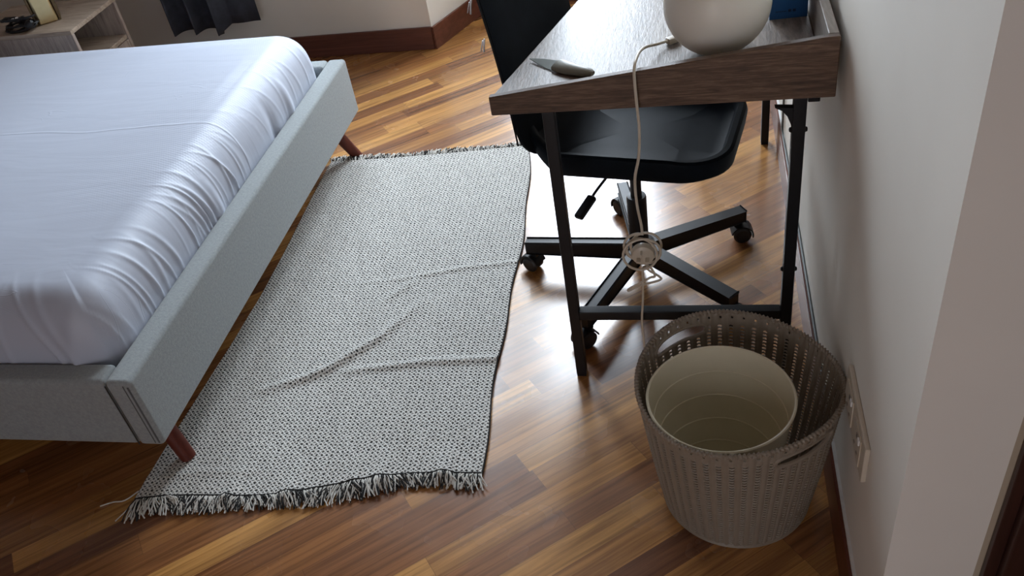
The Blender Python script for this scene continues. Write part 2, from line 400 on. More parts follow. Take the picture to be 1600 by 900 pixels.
# door at the right edge: casing and leaf
bm = B()
box(bm, DX0, DX0+.018, YP-.012, YP, 0, DZ, .003); box(bm, DX0+.018, DX0+.075, YP-.024, YP, 0, DZ, .005)
box(bm, DX0+.018, 1.33, YP-.024, YP, DZ, DZ+.07, .005); box(bm, 1.27, 1.33, YP-.024, YP, 0, DZ, .005)
box(bm, DX0+.04, DX0+.075, YP, YP+.12, 0, DZ, .002)
struct('trim_1', bm, M['door'])
bm = B(); box(bm, DX0+.075, 1.28, YP+.04, YP+.08, .005, DZ-.003, .003)
for z0, z1 in ((.18, .95), (1.1, 1.95)):
    box(bm, DX0+.19, 1.16, YP+.032, YP+.04, z0, z1, .004)
d1 = struct('door_1', bm, M['door'])
obj('door_handle', tube(lathe(B(), [(0, 0), (.026, 0), (.026, .008), (0, .008)], (1.21, YP+.04, 1.0), 24, Matrix.Rotation(PI/2, 4, 'X')), [(1.21, YP+.03, 1.0), (1.21, YP-.01, 1.0), (1.10, YP-.012, 1.0)], .008), M['steel'], d1)
# added ceiling lamp behind the viewer, unseen and giving no light
cl = thing('ceiling_lamp', 'round white unlit ceiling lamp added behind the camera', 'lamp', (-.6, -.6, ZC))
obj('lamp_shade', lathe(B(), [(0, ZC-.10), (.10, ZC-.095), (.17, ZC-.06), (.19, ZC-.012), (.19, ZC), (0, ZC)], (-.6, -.6, 0), 40), M['opal'], cl)

# ------------------------------------------------------------------ bed
BX1, BY0, BY1, BZ0, BZ1 = -1.171, 1.150, 2.700, .150, .350
BXL = -3.30
bed = thing('bed', 'low bed with pale grey upholstered frame and angled dark red legs', 'bed', (-2.2, 1.92, 0))
TH = .062
obj('side_panel', box(B(), BX1-TH, BX1, BY0, BY1, BZ0, BZ1, .012, 4), M['upholstery'], bed)
obj('end_panel', box(B(), BXL, BX1-TH-.0015, BY0+.002, BY0+TH, BZ0, BZ1, .012, 4), M['upholstery'], bed)
obj('end_panel', box(B(), BXL, BX1-TH-.0015, BY1-TH, BY1, BZ0, BZ1, .012, 4), M['upholstery'], bed)
bm = B()
tube(bm, [(BX1-.009, BY0+.001, BZ0+.012), (BX1-.009, BY0+.001, BZ1-.014)], .0022, 8)
tube(bm, [(BX1-.018, BY0-.0004, BZ0+.012), (BX1-.018, BY0-.0004, BZ1-.010)], .0011, 8)
obj('piping', bm, M['seam'], bed)
obj('seam', tube(B(), [(BX1-TH-.0008, BY0+.0015, BZ0+.004), (BX1-TH-.0008, BY0+.0015, BZ1-.012)], .0016, 8), M['seam_dark'], bed)
obj('slat_base', box(B(), BXL, BX1-TH, BY0+TH, BY1-TH, BZ0+.04, BZ0+.07), M['ns_x'], bed)
for (tx, ty, fx, fy) in ((-1.262, 1.262, -1.214, 1.238), (-1.250, 2.585, -1.203, 2.640), (-3.15, 1.262, -3.2, 1.238), (-3.15, 2.585, -3.2, 2.64)):
    z0 = .0135 if fy < 2 and fx > -2 else .0
    p = [(fx, fy, z0), (fx, fy, z0+.003), (fx+(tx-fx)*.97, fy+(ty-fy)*.97, .155), (tx, ty, .185)]
    obj('leg', tube(B(), smooth_path(p, 5), [.0165+.0075*i/15 for i in range(16)], 20), M['bed_leg'], bed)
# headboard (out of view to the left)
obj('headboard', box(B(), XL+.005, BXL+.002, BY0-.03, BY1+.03, .1, 1.05, .02, 3), M['upholstery'], bed)

def mattress():
    bm = B()
    x0, x1, y0, y1 = BXL+.02, -1.232, 1.212, 2.640
    cx, cy, hx, hy = (x0+x1)/2, (y0+y1)/2, (x1-x0)/2, (y1-y0)/2
    rc = .085; zb, zt = .300, .503
    # perimeter parameters, arc length spacing
    def outline(ins):
        a, b, r = hx-ins, hy-ins, max(rc-ins*.6, .012)
        return a, b, r
    # sample: segments of a rounded rectangle, equal count per segment for every inset
    segs = []
    nst = {'r': 560, 't': 240, 'l': 40, 'b': 420}; nc = 22
    pleats = []
    rnd = random.Random(11)
    y = y0+.02
    while y < y1-.05:
        near = (y-y0)/(y1-y0)
        amp = (.0095 if near < .30 else .0080 if near < .52 else .0014 if near < .8 else .0022)*rnd.uniform(.1, 1.15)
        pleats.append((y, rnd.uniform(.0035, .0075), amp, rnd.uniform(-.16, .04), rnd.uniform(.6, 2.2)))
        y += rnd.uniform(.014, .048) if near < .55 else rnd.uniform(.03, .07)
    bigs = [(2.33, .02, .012, .0, .5), (2.20, .022, -.010, .0, .4), (1.78, .02, .010, 0, .5)]
    npl = []
    x = x0
    while x < x1-.03:
        npl.append((x, rnd.uniform(.006, .022), rnd.uniform(.001, .006), rnd.uniform(-.5, .5), rnd.uniform(.3, 1.0)))
        x += rnd.uniform(.03, .11)
    def disp(px, py, p, side, ins):
        # p: 0 bottom .. 1 top of the side, >1 over the top
        d = 0
        if side in 'r' or side == 'c':
            hgt = p
            fade = max(0, 1-p/1.06)**.75 if p < 1.06 else 0
            if fade > 0:
                yy = py
                for (yk, wk, ak, sl, ex) in pleats:
                    yc = yk + sl*p*.5
                    if abs(yy-yc) < 4.5*wk:
                        d += ak*math.exp(-((yy-yc)/wk)**2/1.2)*fade**ex*(1 if p > .06 else p/.06*.6+.4)
                for (yk, wk, ak, sl, ex) in bigs:
                    d += ak*math.exp(-((yy-yk)/wk)**2)*max(0, 1-p/.5)
                d -= .004*fade
        if side == 'b':
            fade = max(0, 1-p/1.1)
            for (xk, wk, ak, sl, ex) in npl:
                xc_ = xk + sl*(p-.5)*.25
                if abs(px-xc_) < 4*wk:
                    d += ak*math.exp(-((px-xc_)/wk)**2)*fade**.6
        return d
    prof = []   # (inset, z, p)
    A, Bh, n = .105, zt-.352, 2.45
    for i in range(4): prof.append((.0-.0, zb+(.352-zb)*i/4, 0.0))
    K = 26
    for i in range(K+1):
        t = (i/K)*PI/2
        ins = A*(1-math.cos(t)**(2/n)) if i < K else A
        z = .352+Bh*(math.sin(t)**(2/n))
        prof.append((ins, z, i/K))
    ins = A
    while ins < hy-.03:
        ins += .02 if ins < .35 else .05
        prof.append((min(ins, hy-.025), zt+.0015*math.sin(ins*9), 1.2))
    rings = []
    for (ins, z, p) in prof:
        a, b, r = outline(ins); ring = []
        def add(px, py, nx, ny, side):
            d = disp(px, py, p, side, ins)
            zz = z + d*.6*min(1, p*1.2) if p <= 1.05 else z
            if p > 1.05: zz = z + .002*math.sin(px*7+py*5) + .0015*math.sin(px*19-py*13)
            if p == 1.0 or (0 < p < 1.01): d *= (1-.4*p)
            if z < .352: d = d
            ring.append(bm.verts.new((px+nx*d, py+ny*d, zz)))
        # right side, from near to far
        for i in range(nst['r']): s = i/nst['r']; add(cx+a, cy-b+r+(2*b-2*r)*s, 1, 0, 'r')
        for i in range(nc): t = PI/2*i/nc; add(cx+a-r+r*math.cos(t), cy+b-r+r*math.sin(t), math.cos(t), math.sin(t), 'c' if i < nc/2 else 't')
        for i in range(nst['t']): s = i/nst['t']; add(cx+a-r-(2*a-2*r)*s, cy+b, 0, 1, 't')
        for i in range(nc): t = PI/2+PI/2*i/nc; add(cx-a+r+r*math.cos(t), cy+b-r+r*math.sin(t), math.cos(t), math.sin(t), 'x')
        for i in range(nst['l']): s = i/nst['l']; add(cx-a, cy+b-r-(2*b-2*r)*s, -1, 0, 'l')
        for i in range(nc): t = PI+PI/2*i/nc; add(cx-a+r+r*math.cos(t), cy-b+r+r*math.sin(t), math.cos(t), math.sin(t), 'x')
        for i in range(nst['b']): s = i/nst['b']; add(cx-a+r+(2*a-2*r)*s, cy-b, 0, -1, 'b')
        for i in range(nc): t = 3*PI/2+PI/2*i/nc; add(cx+a-r+r*math.cos(t), cy-b+r+r*math.sin(t), math.cos(t), math.sin(t), 'b' if i < nc/2 else 'c')
        rings.append(ring)
    m = len(rings[0])
    for k in range(len(rings)-1):
        a, b = rings[k], rings[k+1]
        for j in range(m): bm.faces.new((a[j], a[(j+1) % m], b[(j+1) % m], b[j]))
    bm.faces.new(rings[-1]); bm.faces.new(rings[0][::-1])
    return bm
mt = rootmesh('mattress', mattress(), M['sheet'], (-2.25, 1.15, .23), 'white fitted sheet over the mattress, with gathered wrinkled sides, in the grey bed frame', 'mattress', angle=80)

# ------------------------------------------------------------------ rug
RUGC = [(-1.288, 1.098), (-.478, 1.222), (-.566, 2.605), (-1.283, 2.590)]   # near-left, near-right, far-right, far-left
def rug_pt(s, t):
    a, b, c, d = [Vector(p) for p in RUGC]
    p = (a*(1-s)+b*s)*(1-t)+(d*(1-s)+c*s)*t
    bulge = .014*math.sin(PI*t)*s - .010*math.sin(2*PI*t)*s
    p.x += bulge + .004*math.sin(t*23)*s + .024*(1-s)**4*math.sin(PI*min(1, max(0, t)))**2
    p.y += .012*math.sin(s*9+1)*(1-t) + .030*(s**2)*t*0 + (.035*s*s if t > .5 else 0)*(t-.5)*2
    return p
ridges = [([(-1.11, 1.455), (-1.0, 1.50), (-.94, 1.54), (-.832, 1.663), (-.76, 1.80)], .013, .014),
          ([(-.93, 1.515), (-.865, 1.533), (-.666, 1.566), (-.47, 1.578)], .010, .008),
          ([(-1.0, 1.885), (-.821, 1.912), (-.675, 1.952), (-.49, 1.982)], .007, .005),
          ([(-.87, 1.80), (-.80, 1.90)], .012, .006),
          ([(-1.30, 1.16), (-1.16, 1.19), (-1.0, 1.20)], .010, .003)]
def seg_d(p, a, b):
    ab = b-a; t = max(0, min(1, (p-a).dot(ab)/ab.length_squared)); return (p-(a+ab*t)).length, t
def rug_z(p):
    z = .0
    for pl, wd, h in ridges:
        n = len(pl)-1; best = 9; bt = 0
        for i in range(n):
            d, t = seg_d(p, Vector(pl[i]), Vector(pl[i+1]))
            if d < best: best = d; bt = (i+t)/n
        z = max(z, h*math.exp(-(best/wd)**2)*(math.sin(PI*min(max(bt, .03), .97))**.5 if pl[-1][0] < -.6 else min(1, bt*2+.1)))
    # keep it flat under the bed legs
    for q in ((-1.214, 1.238), (-1.203, 2.64)):
        dd = (p-Vector(q)).length
        if dd < .05: z *= (dd/.05)**2
    return z
def rug_grid():
    bm = B(); nx, ny = 110, 190; top = []; bot = []
    for j in range(ny+1):
        for i in range(nx+1):
            p = rug_pt(i/nx, j/ny); z = rug_z(p)
            e = .0015*math.sin(p.x*31+p.y*11)*math.sin(p.y*17)
            lift = 0
            if j < 12: lift = max(0, .006*math.sin(i/nx*30)+.004*math.sin(i/nx*71+1))*(1-j/12)*(1 if i > 30 else .2)
            zz = .0105+z+max(0, e)+lift
            if (p-Vector((-1.214, 1.238))).length < .04 or (p-Vector((-1.203, 2.64))).length < .04: zz = .0105
            top.append(bm.verts.new((p.x, p.y, zz)))
            bot.append(bm.verts.new((p.x, p.y, .002+(z+lift)*.9)))
    R = nx+1
    for j in range(ny):
        for i in range(nx):
            a = j*R+i
            bm.faces.new((top[a], top[a+1], top[a+1+R], top[a+R])); bm.faces.new((bot[a], bot[a+R], bot[a+1+R], bot[a+1]))
    for i in range(nx):
        bm.faces.new((top[i], bot[i], bot[i+1], top[i+1])); a = ny*R+i; bm.faces.new((top[a], top[a+1], bot[a+1], bot[a]))
    for j in range(ny):
        a = j*R; bm.faces.new((top[a], top[a+R], bot[a+R], bot[a])); a = j*R+nx; bm.faces.new((top[a], bot[a], bot[a+R], top[a+R]))
    return bm
rug = thing('rug', 'off-white and black woven cotton rug with fringed ends beside the bed', 'rug', (-.88, 1.9, 0))
obj('woven_field', rug_grid(), M['rug'], rug, angle=80)
bm = B()
def top_at(s, t):
    p = rug_pt(s, t); z = rug_z(p); lift = 0
    if t < .06: lift = max(0, .006*math.sin(s*30)+.004*math.sin(s*71+1))*(1 if s > .27 else .2)
    return Vector((p.x, p.y, .0085+z+lift))
tube(bm, [top_at(i/80, 0)+Vector((0, -.001, 0)) for i in range(81)], .0032, 6)
tube(bm, [top_at(1, i/80)+Vector((.001, 0, -.002)) for i in range(81)], .0022, 6)
tube(bm, [top_at(0, i/80)+Vector((-.001, 0, -.002)) for i in range(81)], .0022, 6)
obj('edging', bm, M['yarn_black'], rug, label='thin black bound edge')
def fringe(t, sign, n, seed, ln):
    rnd = random.Random(seed); bm = B()
    for k in range(n):
        s = (k+rnd.random())/n
        a = top_at(s, t)
        clump = math.sin(s*47+seed)*.5+math.sin(s*19+seed*2)*.5
        ang = clump*.55+rnd.uniform(-.35, .35)+(.3 if sign < 0 else 0)
        L = ln*rnd.uniform(.55, 1.12)*(1+.15*math.sin(s*13))
        if sign < 0 and s < .02: L *= 1.3
        d = Vector((math.sin(ang), sign*math.cos(ang), 0)); side = Vector((d.y, -d.x, 0))*rnd.uniform(-.35, .35)*L
        z1 = rnd.uniform(.003, .013)
        p = [a+Vector((0, 0, -.001)), a+d*L*.35+Vector((0, 0, rnd.uniform(-.002, .005))), a+d*L*.7+side*.5, a+d*L+side]
        p[2].z = (p[1].z+z1)/2; p[3].z = z1*.5+.002
        r = rnd.uniform(.0011, .0018); mi = 0 if rnd.random() < .56 else 1
        tube(bm, smooth_path(p, 2), [r, r, r, r, r*.95, r*.9, r*1.1], 5, mi=mi)
    return bm
obj('fringe', fringe(0, -1, 1300, 3, .046), [M['yarn_white'], M['yarn_black']], rug, kind='stuff')
obj('fringe', fringe(1, 1, 800, 5, .036), [M['yarn_white'], M['yarn_black']], rug, kind='stuff')
obj('loose_thread', tube(B(), smooth_path([(-1.29, 1.13, .010), (-1.315, 1.105, .006), (-1.345, 1.10, .004), (-1.372, 1.088, .003)], 4), .0016, 6), M['yarn_white'], rug)

# ------------------------------------------------------------------ desk
DZ0, DZT = .725, .760
DY0, DY1 = 1.527, 2.640
DXL, DXR = -.394, .250
def fx_(y): return DXL + .268*(y-DY0)      # slanting front edge
desk = thing('desk', 'brown rustic oak-look desk with raised back and side edges on a black metal frame', 'desk', (-.05, 2.08, 0))
bm = prism(B(), [(DXL+.004, DY0+.015), (DXR-.02, DY0+.015), (DXR-.02, DY1-.016), (fx_(DY1)+.004, DY1-.016)], DZ0, DZT, .0015)
obj('desktop', bm, M['desk_top'], desk, smooth=False)
def side_panel(y0, y1, xl):
    return prism(B(), [(xl, DZ0), (DXR, DZ0), (DXR, .842), (DXR-.02, .842), (xl, .7645)], y0, y1, .0015, 1, 'y')
obj('side_edge', side_panel(DY0, DY0+.015, DXL), M['desk_side'], desk, smooth=False, label='tapered side board rising towards the wall')
obj('side_edge', side_panel(DY1-.015, DY1, fx_(DY1)), M['desk_side'], desk, smooth=False)
obj('back_edge', box(B(), DXR-.019, DXR-.0005, DY0+.0155, DY1-.0155, DZ0, .842, .0015), M['desk_lip'], desk, smooth=False)
LW = .025
LX = {'nl': (-.294, -.270), 'nr': (.178, .202), 'fl': (-.045, -.021), 'fr': (.206, .230)}
for key, y in (('nl', DY0+.001), ('nr', DY0+.001), ('fl', DY1-.05), ('fr', DY1-.05)):
    bm = box(B(), LX[key][0], LX[key][1], y, y+LW, 0.004, DZ0, .002)
    box(bm, LX[key][0]+.001, LX[key][1]-.001, y+.001, y+LW-.001, 0, .004)
    obj('leg', bm, M['black_metal'], desk)
for y, a, b in ((DY0+.001, 'nl', 'nr'), (DY1-.05, 'fl', 'fr')):
    obj('cross_bar', box(B(), LX[a][1], LX[b][0], y, y+LW, .183, .207, .002), M['black_metal'], desk)
    if a == 'nl': continue
    bm = box(B(), LX[a][0], LX[b][1], y+.001, y+LW-.001, DZ0-.018, DZ0-.0005, .0015)
    obj('top_rail', bm, M['black_metal'], desk)
# curved gusset by the right near leg, joint bolts
y = DY0+.004
pts = [(.178, .705), (.178, .655), (.1745, .672), (.168, .688), (.158, .700), (.145, .707), (.145, .7075)]
obj('gusset', prism(B(), [(p[0], p[1]) for p in pts], y, y+.014, 0, 1, 'y'), M['black_metal'], desk)
for z in (.655, .318):
    for sx in (-.0005, .0245):
        bm = lathe(B(), [(0, -.005), (.004, -.004), (.006, 0), (.004, .004), (0, .005)], (LX['nr'][0]+sx, DY0+.012, z), 12, Matrix.Rotation(PI/2, 4, 'Y'))
        obj('bolt', bm, M['black_metal'], desk)
obj('back_rail', box(B(), .206, .228, DY0+.026, DY1-.05, DZ0-.022, DZ0-.0005, .002), M['black_metal'], desk)

# knife near the desk's near-left corner
kn = thing('knife', 'small paring knife with dark pointed blade and grey-green handle on the desk', 'knife', (-.26, 1.63, DZT))
ang = math.atan2(1.588-1.691, -.185+.339)
KM = Matrix.Translation((-.335, 1.688, DZT+.0045)) @ Matrix.Rotation(ang, 4, 'Z') @ Matrix.Rotation(math.radians(14), 4, 'X')
bl = [(0, .001), (.03, .0095), (.068, .0150), (.082, .0150), (.082, -.0150), (.06, -.0140), (.03, -.0075)]
t = prism(B(), bl, 0, .0016, 0, 1, 'z', KM)
obj('blade', t, M['blade'], kn)
bm = B(); n = 14; rings = []
hp = [(.070, .013, .003), (.074, .0165, .005), (.088, .0175, .0075), (.105, .0165, .009), (.125, .0145, .009), (.145, .012, .0085), (.160, .010, .007), (.168, .006, .004)]
for (hx_, hw, ht) in hp:
    rings.append([bm.verts.new(KM @ Vector((hx_, hw*math.cos(2*PI*j/n)+.002-.004*abs(math.sin((hx_-.06)*30)), .004+ht*math.sin(2*PI*j/n)))) for j in range(n)])
for a, b in zip(rings, rings[1:]):
    for j in range(n): bm.faces.new((a[j], a[(j+1) % n], b[(j+1) % n], b[j]))
bm.faces.new(rings[0][::-1]); bm.faces.new(rings[-1]); bmesh.ops.recalc_face_normals(bm, faces=bm.faces)
obj('handle', bm, M['knife_handle'], kn)

# blue box
bb = thing('box', 'upright dark blue box with faint dark print on the desk beside the globe lamp', 'box', (.195, 1.83, DZT))
BMx = Matrix.Translation((.151, 1.806, DZT)) @ Matrix.Rotation(math.radians(5), 4, 'Z')
obj('carton', box(B(), 0, .076, 0, .032, 0, .16, .0012, 2, BMx), M['blue_box'], bb)
bm = B(); box(bm, .012, .034, -.0006, 0, .0155, .0170, 0, 2, BMx); box(bm, .037, .043, -.0006, 0, .014, .0195, 0, 2, BMx); box(bm, .046, .052, -.0006, 0, .014, .0195, 0, 2, BMx)
obj('print', bm, M['blue_print'], bb)

# globe lamp
LC = Vector((.043, 1.682, .8595)); LR = .1018
lamp = thing('globe_lamp', 'round opal white glass globe lamp with ivory cord on the desk', 'lamp', (LC.x, LC.y, DZT))
prof = [(0, DZT+.0006-LC.z+LC.z)]
pr = [(0, DZT+.0008), (.03, DZT+.0008)]
t0 = math.asin(max(-1, (DZT+.002-LC.z)/LR))
for i in range(41):
    t = t0+(PI/2-t0)*i/40; pr.append((max(LR*math.cos(t), 0), LC.z+LR*math.sin(t)))
pr[-1] = (0, pr[-1][1])
obj('globe', lathe(B(), pr, (LC.x, LC.y, 0), 64), M['opal'], lamp)
cp = [(-.035, 1.735, .768), (-.052, 1.722, .769), (-.075, 1.695, .775), (-.094, 1.655, .789), (-.103, 1.600, .805), (-.108, 1.548, .812), (-.110, 1.528, .806), (-.110, 1.516, .790), (-.108, 1.510, .74),
      (-.106, 1.508, .69), (-.110, 1.506, .63), (-.120, 1.505, .58), (-.119, 1.503, .52), (-.113, 1.502, .47), (-.112, 1.500, .452)]
coil = []
c0 = Vector((-.112, 1.500, .410))
for k in range(0, 76):
    a = PI/2 + k/76*2*PI*3.4; rr = .036+.006*math.sin(k*.37)+.004*math.sin(a*.5)
    coil.append(c0+Vector((rr*math.cos(a)*.95+.004*math.sin(a*.31), -.006+.010*math.sin(a*.23+k*.02), rr*math.sin(a))))
tail = [(-.100, 1.494, .365), (-.090, 1.494, .340), (-.100, 1.495, .335), (-.125, 1.496, .318), (-.148, 1.497, .302), (-.147, 1.498, .297), (-.122, 1.497, .312), (-.082, 1.497, .325), (-.080, 1.497, .335), (-.100, 1.496, .352), (-.113, 1.494, .365), (-.117, 1.497, .31),
        (-.119, 1.498, .27), (-.124, 1.499, .21), (-.123, 1.499, .15), (-.120, 1.495, .08), (-.115, 1.485, .02), (-.10, 1.46, .0045), (-.05, 1.455, .0045)]
bm = tube(B(), smooth_path(cp, 5), .0029, 10); tube(bm, smooth_path([cp[-1]]+[tuple(c) for c in coil], 2), .0027, 8)
tube(bm, smooth_path([tuple(coil[-1])]+tail, 5), .0026, 8)
obj('cord', bm, M['cord'], lamp)
PM = Matrix.Translation((-.043, 1.729, .7675)) @ Matrix.Rotation(math.radians(38), 4, 'Z')
obj('connector', box(B(), -.014, .014, -.008, .008, -.0065, .0065, .003, 2, PM), M['outlet'], lamp)
bm = lathe(B(), [(0, -.011), (.018, -.011), (.024, -.007), (.025, 0), (.023, .008), (.017, .011), (0, .011)], (-.112, 1.492, .402), 28, Matrix.Rotation(PI/2, 4, 'X'))
for (ax_, az_, w_, h_) in ((-.115, .414, .004, .009), (-.121, .398, .008, .004), (-.103, .398, .008, .004)):
    box(bm, ax_-w_/2, ax_+w_/2, 1.466, 1.482, az_-h_/2, az_+h_/2, .0006)
obj('plug', bm, M['outlet'], lamp)

# ------------------------------------------------------------------ swivel chair
CB = Vector((-.150, 1.925, 0)); CY = -math.radians(11)
ch = thing('swivel_chair', 'black swivel chair on five caster arms pushed under the desk', 'chair', (CB.x, CB.y, 0))
CM = Matrix.Translation(CB) @ Matrix.Rotation(CY, 4, 'Z')
def rrect(x0, x1, y0, y1, rr, n=10):
    """rounded rectangle; rr = radii at (x1,y1),(x0,y1),(x0,y0),(x1,y0)"""
    out = []
    for (cx_, cy_, r, a0) in ((x1-rr[0], y1-rr[0], rr[0], 0), (x0+rr[1], y1-rr[1], rr[1], PI/2), (x0+rr[2], y0+rr[2], rr[2], PI), (x1-rr[3], y0+rr[3], rr[3], 3*PI/2)):
        for i in range(n+1): a = a0+PI/2*i/n; out.append((cx_+r*math.cos(a), cy_+r*math.sin(a)))
    return out
def seat_shell():
    bm = B(); rings = []
    # (inset, z) going from under the seat, round the rim, and down into the dish
    prof = [(a, b+.030) for a, b in [(.10, .392), (.05, .394), (.014, .400), (.004, .418), (.0, .448), (.003, .458), (.010, .462), (.022, .460), (.032, .440), (.06, .428), (.12, .424), (.20, .423)]]
    for ins, z in prof:
        rr = [max(.10-ins, .01), max(.10-ins, .01), max(.10-ins, .01), max(.13-ins, .01)]
        pts = rrect(-.235+ins, .258-ins, -.200+min(ins, .185), .205-min(ins, .185), [min(r, .015 if ins > .18 else 1) for r in rr], 10)
        ring = []
        for (px, py) in pts:
            zz = z
            if px > .12: zz -= (px-.12)*.16*(1 if z > .44 else .3)      # waterfall front
            if px < -.14: zz += (-.14-px)*.8
            ring.append(bm.verts.new(CM @ Vector((px, py, zz))))
        rings.append(ring)
    m = len(rings[0])
    for a, b in zip(rings, rings[1:]):
        for j in range(m): bm.faces.new((a[j], a[(j+1) % m], b[(j+1) % m], b[j]))
    bm.faces.new(rings[-1]); bm.faces.new(rings[0][::-1]); bmesh.ops.recalc_face_normals(bm, faces=bm.faces)
    return bm
obj('seat', seat_shell(), M['seat_black'], ch)
CMB = CM @ Matrix.Translation((-.21, 0, 0)) @ Matrix.Rotation(-math.radians(4.5), 4, 'Z') @ Matrix.Translation((.21, 0, 0))
def back_surface():
    bm = B(); nu, nv = 22, 30; F = []; K = []
    for j in range(nv+1):
        t = j/nv; z = .455+.54*t
        hw = .212 - .075*max(0, 1-t/.16)**2 - .02*t - (.05*max(0, (t-.88)/.12)**2)
        for i in range(nu+1):
            s = -1+2*i/nu
            y = hw*s; curve = -.022*(1-s*s)
            xb = -.196 -.03*t -.055*t*t + curve - .078*s*0 + .035*max(0, .25-t)*2
            th = .020*(1-abs(s)**6*.8)*(1-.9*max(0, (t-.93)/.07)**2)
            rk = max(0, (t-.9)/.1)
            F.append(bm.verts.new(CMB @ Vector((xb+th, y, z)))); K.append(bm.verts.new(CMB @ Vector((xb-th, y, z))))
    R = nu+1
    for j in range(nv):
        for i in range(nu):
            a = j*R+i
            bm.faces.new((F[a], F[a+1], F[a+1+R], F[a+R])); bm.faces.new((K[a], K[a+R], K[a+1+R], K[a+1]))
    for i in range(nu):
        bm.faces.new((F[i], K[i], K[i+1], F[i+1])); a = nv*R+i; bm.faces.new((F[a], F[a+1], K[a+1], K[a]))
    for j in range(nv):
        a = j*R; bm.faces.new((F[a], F[a+R], K[a+R], K[a])); a = j*R+nu; bm.faces.new((F[a], K[a], K[a+R], F[a+R]))
    bmesh.ops.recalc_face_normals(bm, faces=bm.faces)
    return bm
bk = obj('backrest', back_surface(), M['black_cloth'], ch, label='backrest in a black cloth cover with zips')
def ctube(bm, pts, r, n=8): return tube(bm, [CMB @ Vector(p) for p in pts], r, n)
bm = B()
ctube(bm, smooth_path([(-.196-.03*(q-.455)/.54-.055*((q-.455)/.54)**2, -.2135+.02*(q-.455)/.54, q) for q in (.52, .65, .80, .93)], 5), .0022)
obj('zip', bm, M['black_plastic'], bk)
for z in (.775, .86):
    bm = B(); tt = (z-.455)/.54; xz = -.204-.03*tt-.055*tt*tt
    ctube(bm, [(xz, -.212, z+.006), (xz-.001, -.216, z-.004), (xz-.003, -.218, z-.022)], .0022, 6)
    ctube(bm, [(xz-.005, -.212, z+.002), (xz-.007, -.216, z-.008), (xz-.010, -.218, z-.020)], .0014, 6)
    obj('zip_pull', bm, M['steel'], bk)
# under-seat mechanism, armless bracket, lever, column
bm = box(B(), -.10, .11, -.075, .075, .396, .421, .008, 2, CM); obj('seat_plate', bm, M['black_metal'], ch)
bm = lathe(B(), [(0, .11), (.026, .11), (.026, .255), (.024, .262), (.0145, .263), (.0145, .385), (.024, .387), (.026, .396), (0, .396)], (CB.x-.003, CB.y, 0), 28)
obj('gas_column', bm, M['black_metal'], ch)
lv = obj('height_lever', tube(B(), smooth_path([(-.19, 1.90, .385), (-.205, 1.84, .388), (-.232, 1.785, .378), (-.245, 1.765, .368)], 4), .0035, 8), M['black_metal'], ch)
bm = B(); KMx = Matrix.Translation((-.258, 1.742, .358)) @ (Vector((-.245, 1.765, .368))-Vector((-.275, 1.715, .346))).to_track_quat('X', 'Z').to_matrix().to_4x4()
box(bm, -.038, .03, -.012, .012, -.007, .007, .005, 3, KMx); obj('paddle', bm, M['black_plastic'], lv)
# star base
hub = B(); lathe(hub, [(0, .062), (.030, .062), (.040, .070), (.044, .098), (.038, .113), (.027, .118), (0, .118)], (CB.x, CB.y, 0), 30)
obj('hub', hub, M['black_metal'], ch)
def caster(p, ang):
    cm = Matrix.Translation(p) @ Matrix.Rotation(ang, 4, 'Z')
    root = obj('caster', box(B(), -.011, .011, -.010, .010, .050, .072, .003, 2, cm), M['black_plastic'], ch)
    for s in (-1, 1):
        bm = lathe(B(), [(0, -.008), (.019, -.008), (.0245, -.004), (.0245, .004), (.019, .008), (0, .008)], (0, 0, 0), 24, cm @ Matrix.Translation((.012, s*.0135, .0248)) @ Matrix.Rotation(PI/2, 4, 'X'))
        obj('wheel', bm, M['caster'], root)
    bm = B(); t = bmesh.new(); n = 12; ra, rb = .0275, .031
    pts = [(.012+rb*math.cos(-.25+i/n*(PI+.05)), .0248+rb*math.sin(-.25+i/n*(PI+.05))) for i in range(n+1)] + [(.012+ra*math.cos(-.25+i/n*(PI+.05)), .0248+ra*math.sin(-.25+i/n*(PI+.05))) for i in range(n, -1, -1)]
    prism(bm, pts, -.021, .021, 0, 1, 'y', cm)
    obj('hood', bm, M['black_plastic'], root)
for k in range(5):
    a = math.radians(174-72*k); R_ = .318
    d = Vector((math.cos(a), math.sin(a), 0)); tip = CB+d*R_
    bm = beam(B(), CB+d*.02+Vector((0, 0, .089)), tip+Vector((0, 0, .0835)), .027, .046, .004, .034)
    obj('base_arm', bm, M['black_metal'], ch)
    caster(CB+d*(R_-.017)+Vector((0, 0, 0)), a+(.5 if k % 2 else -.4))

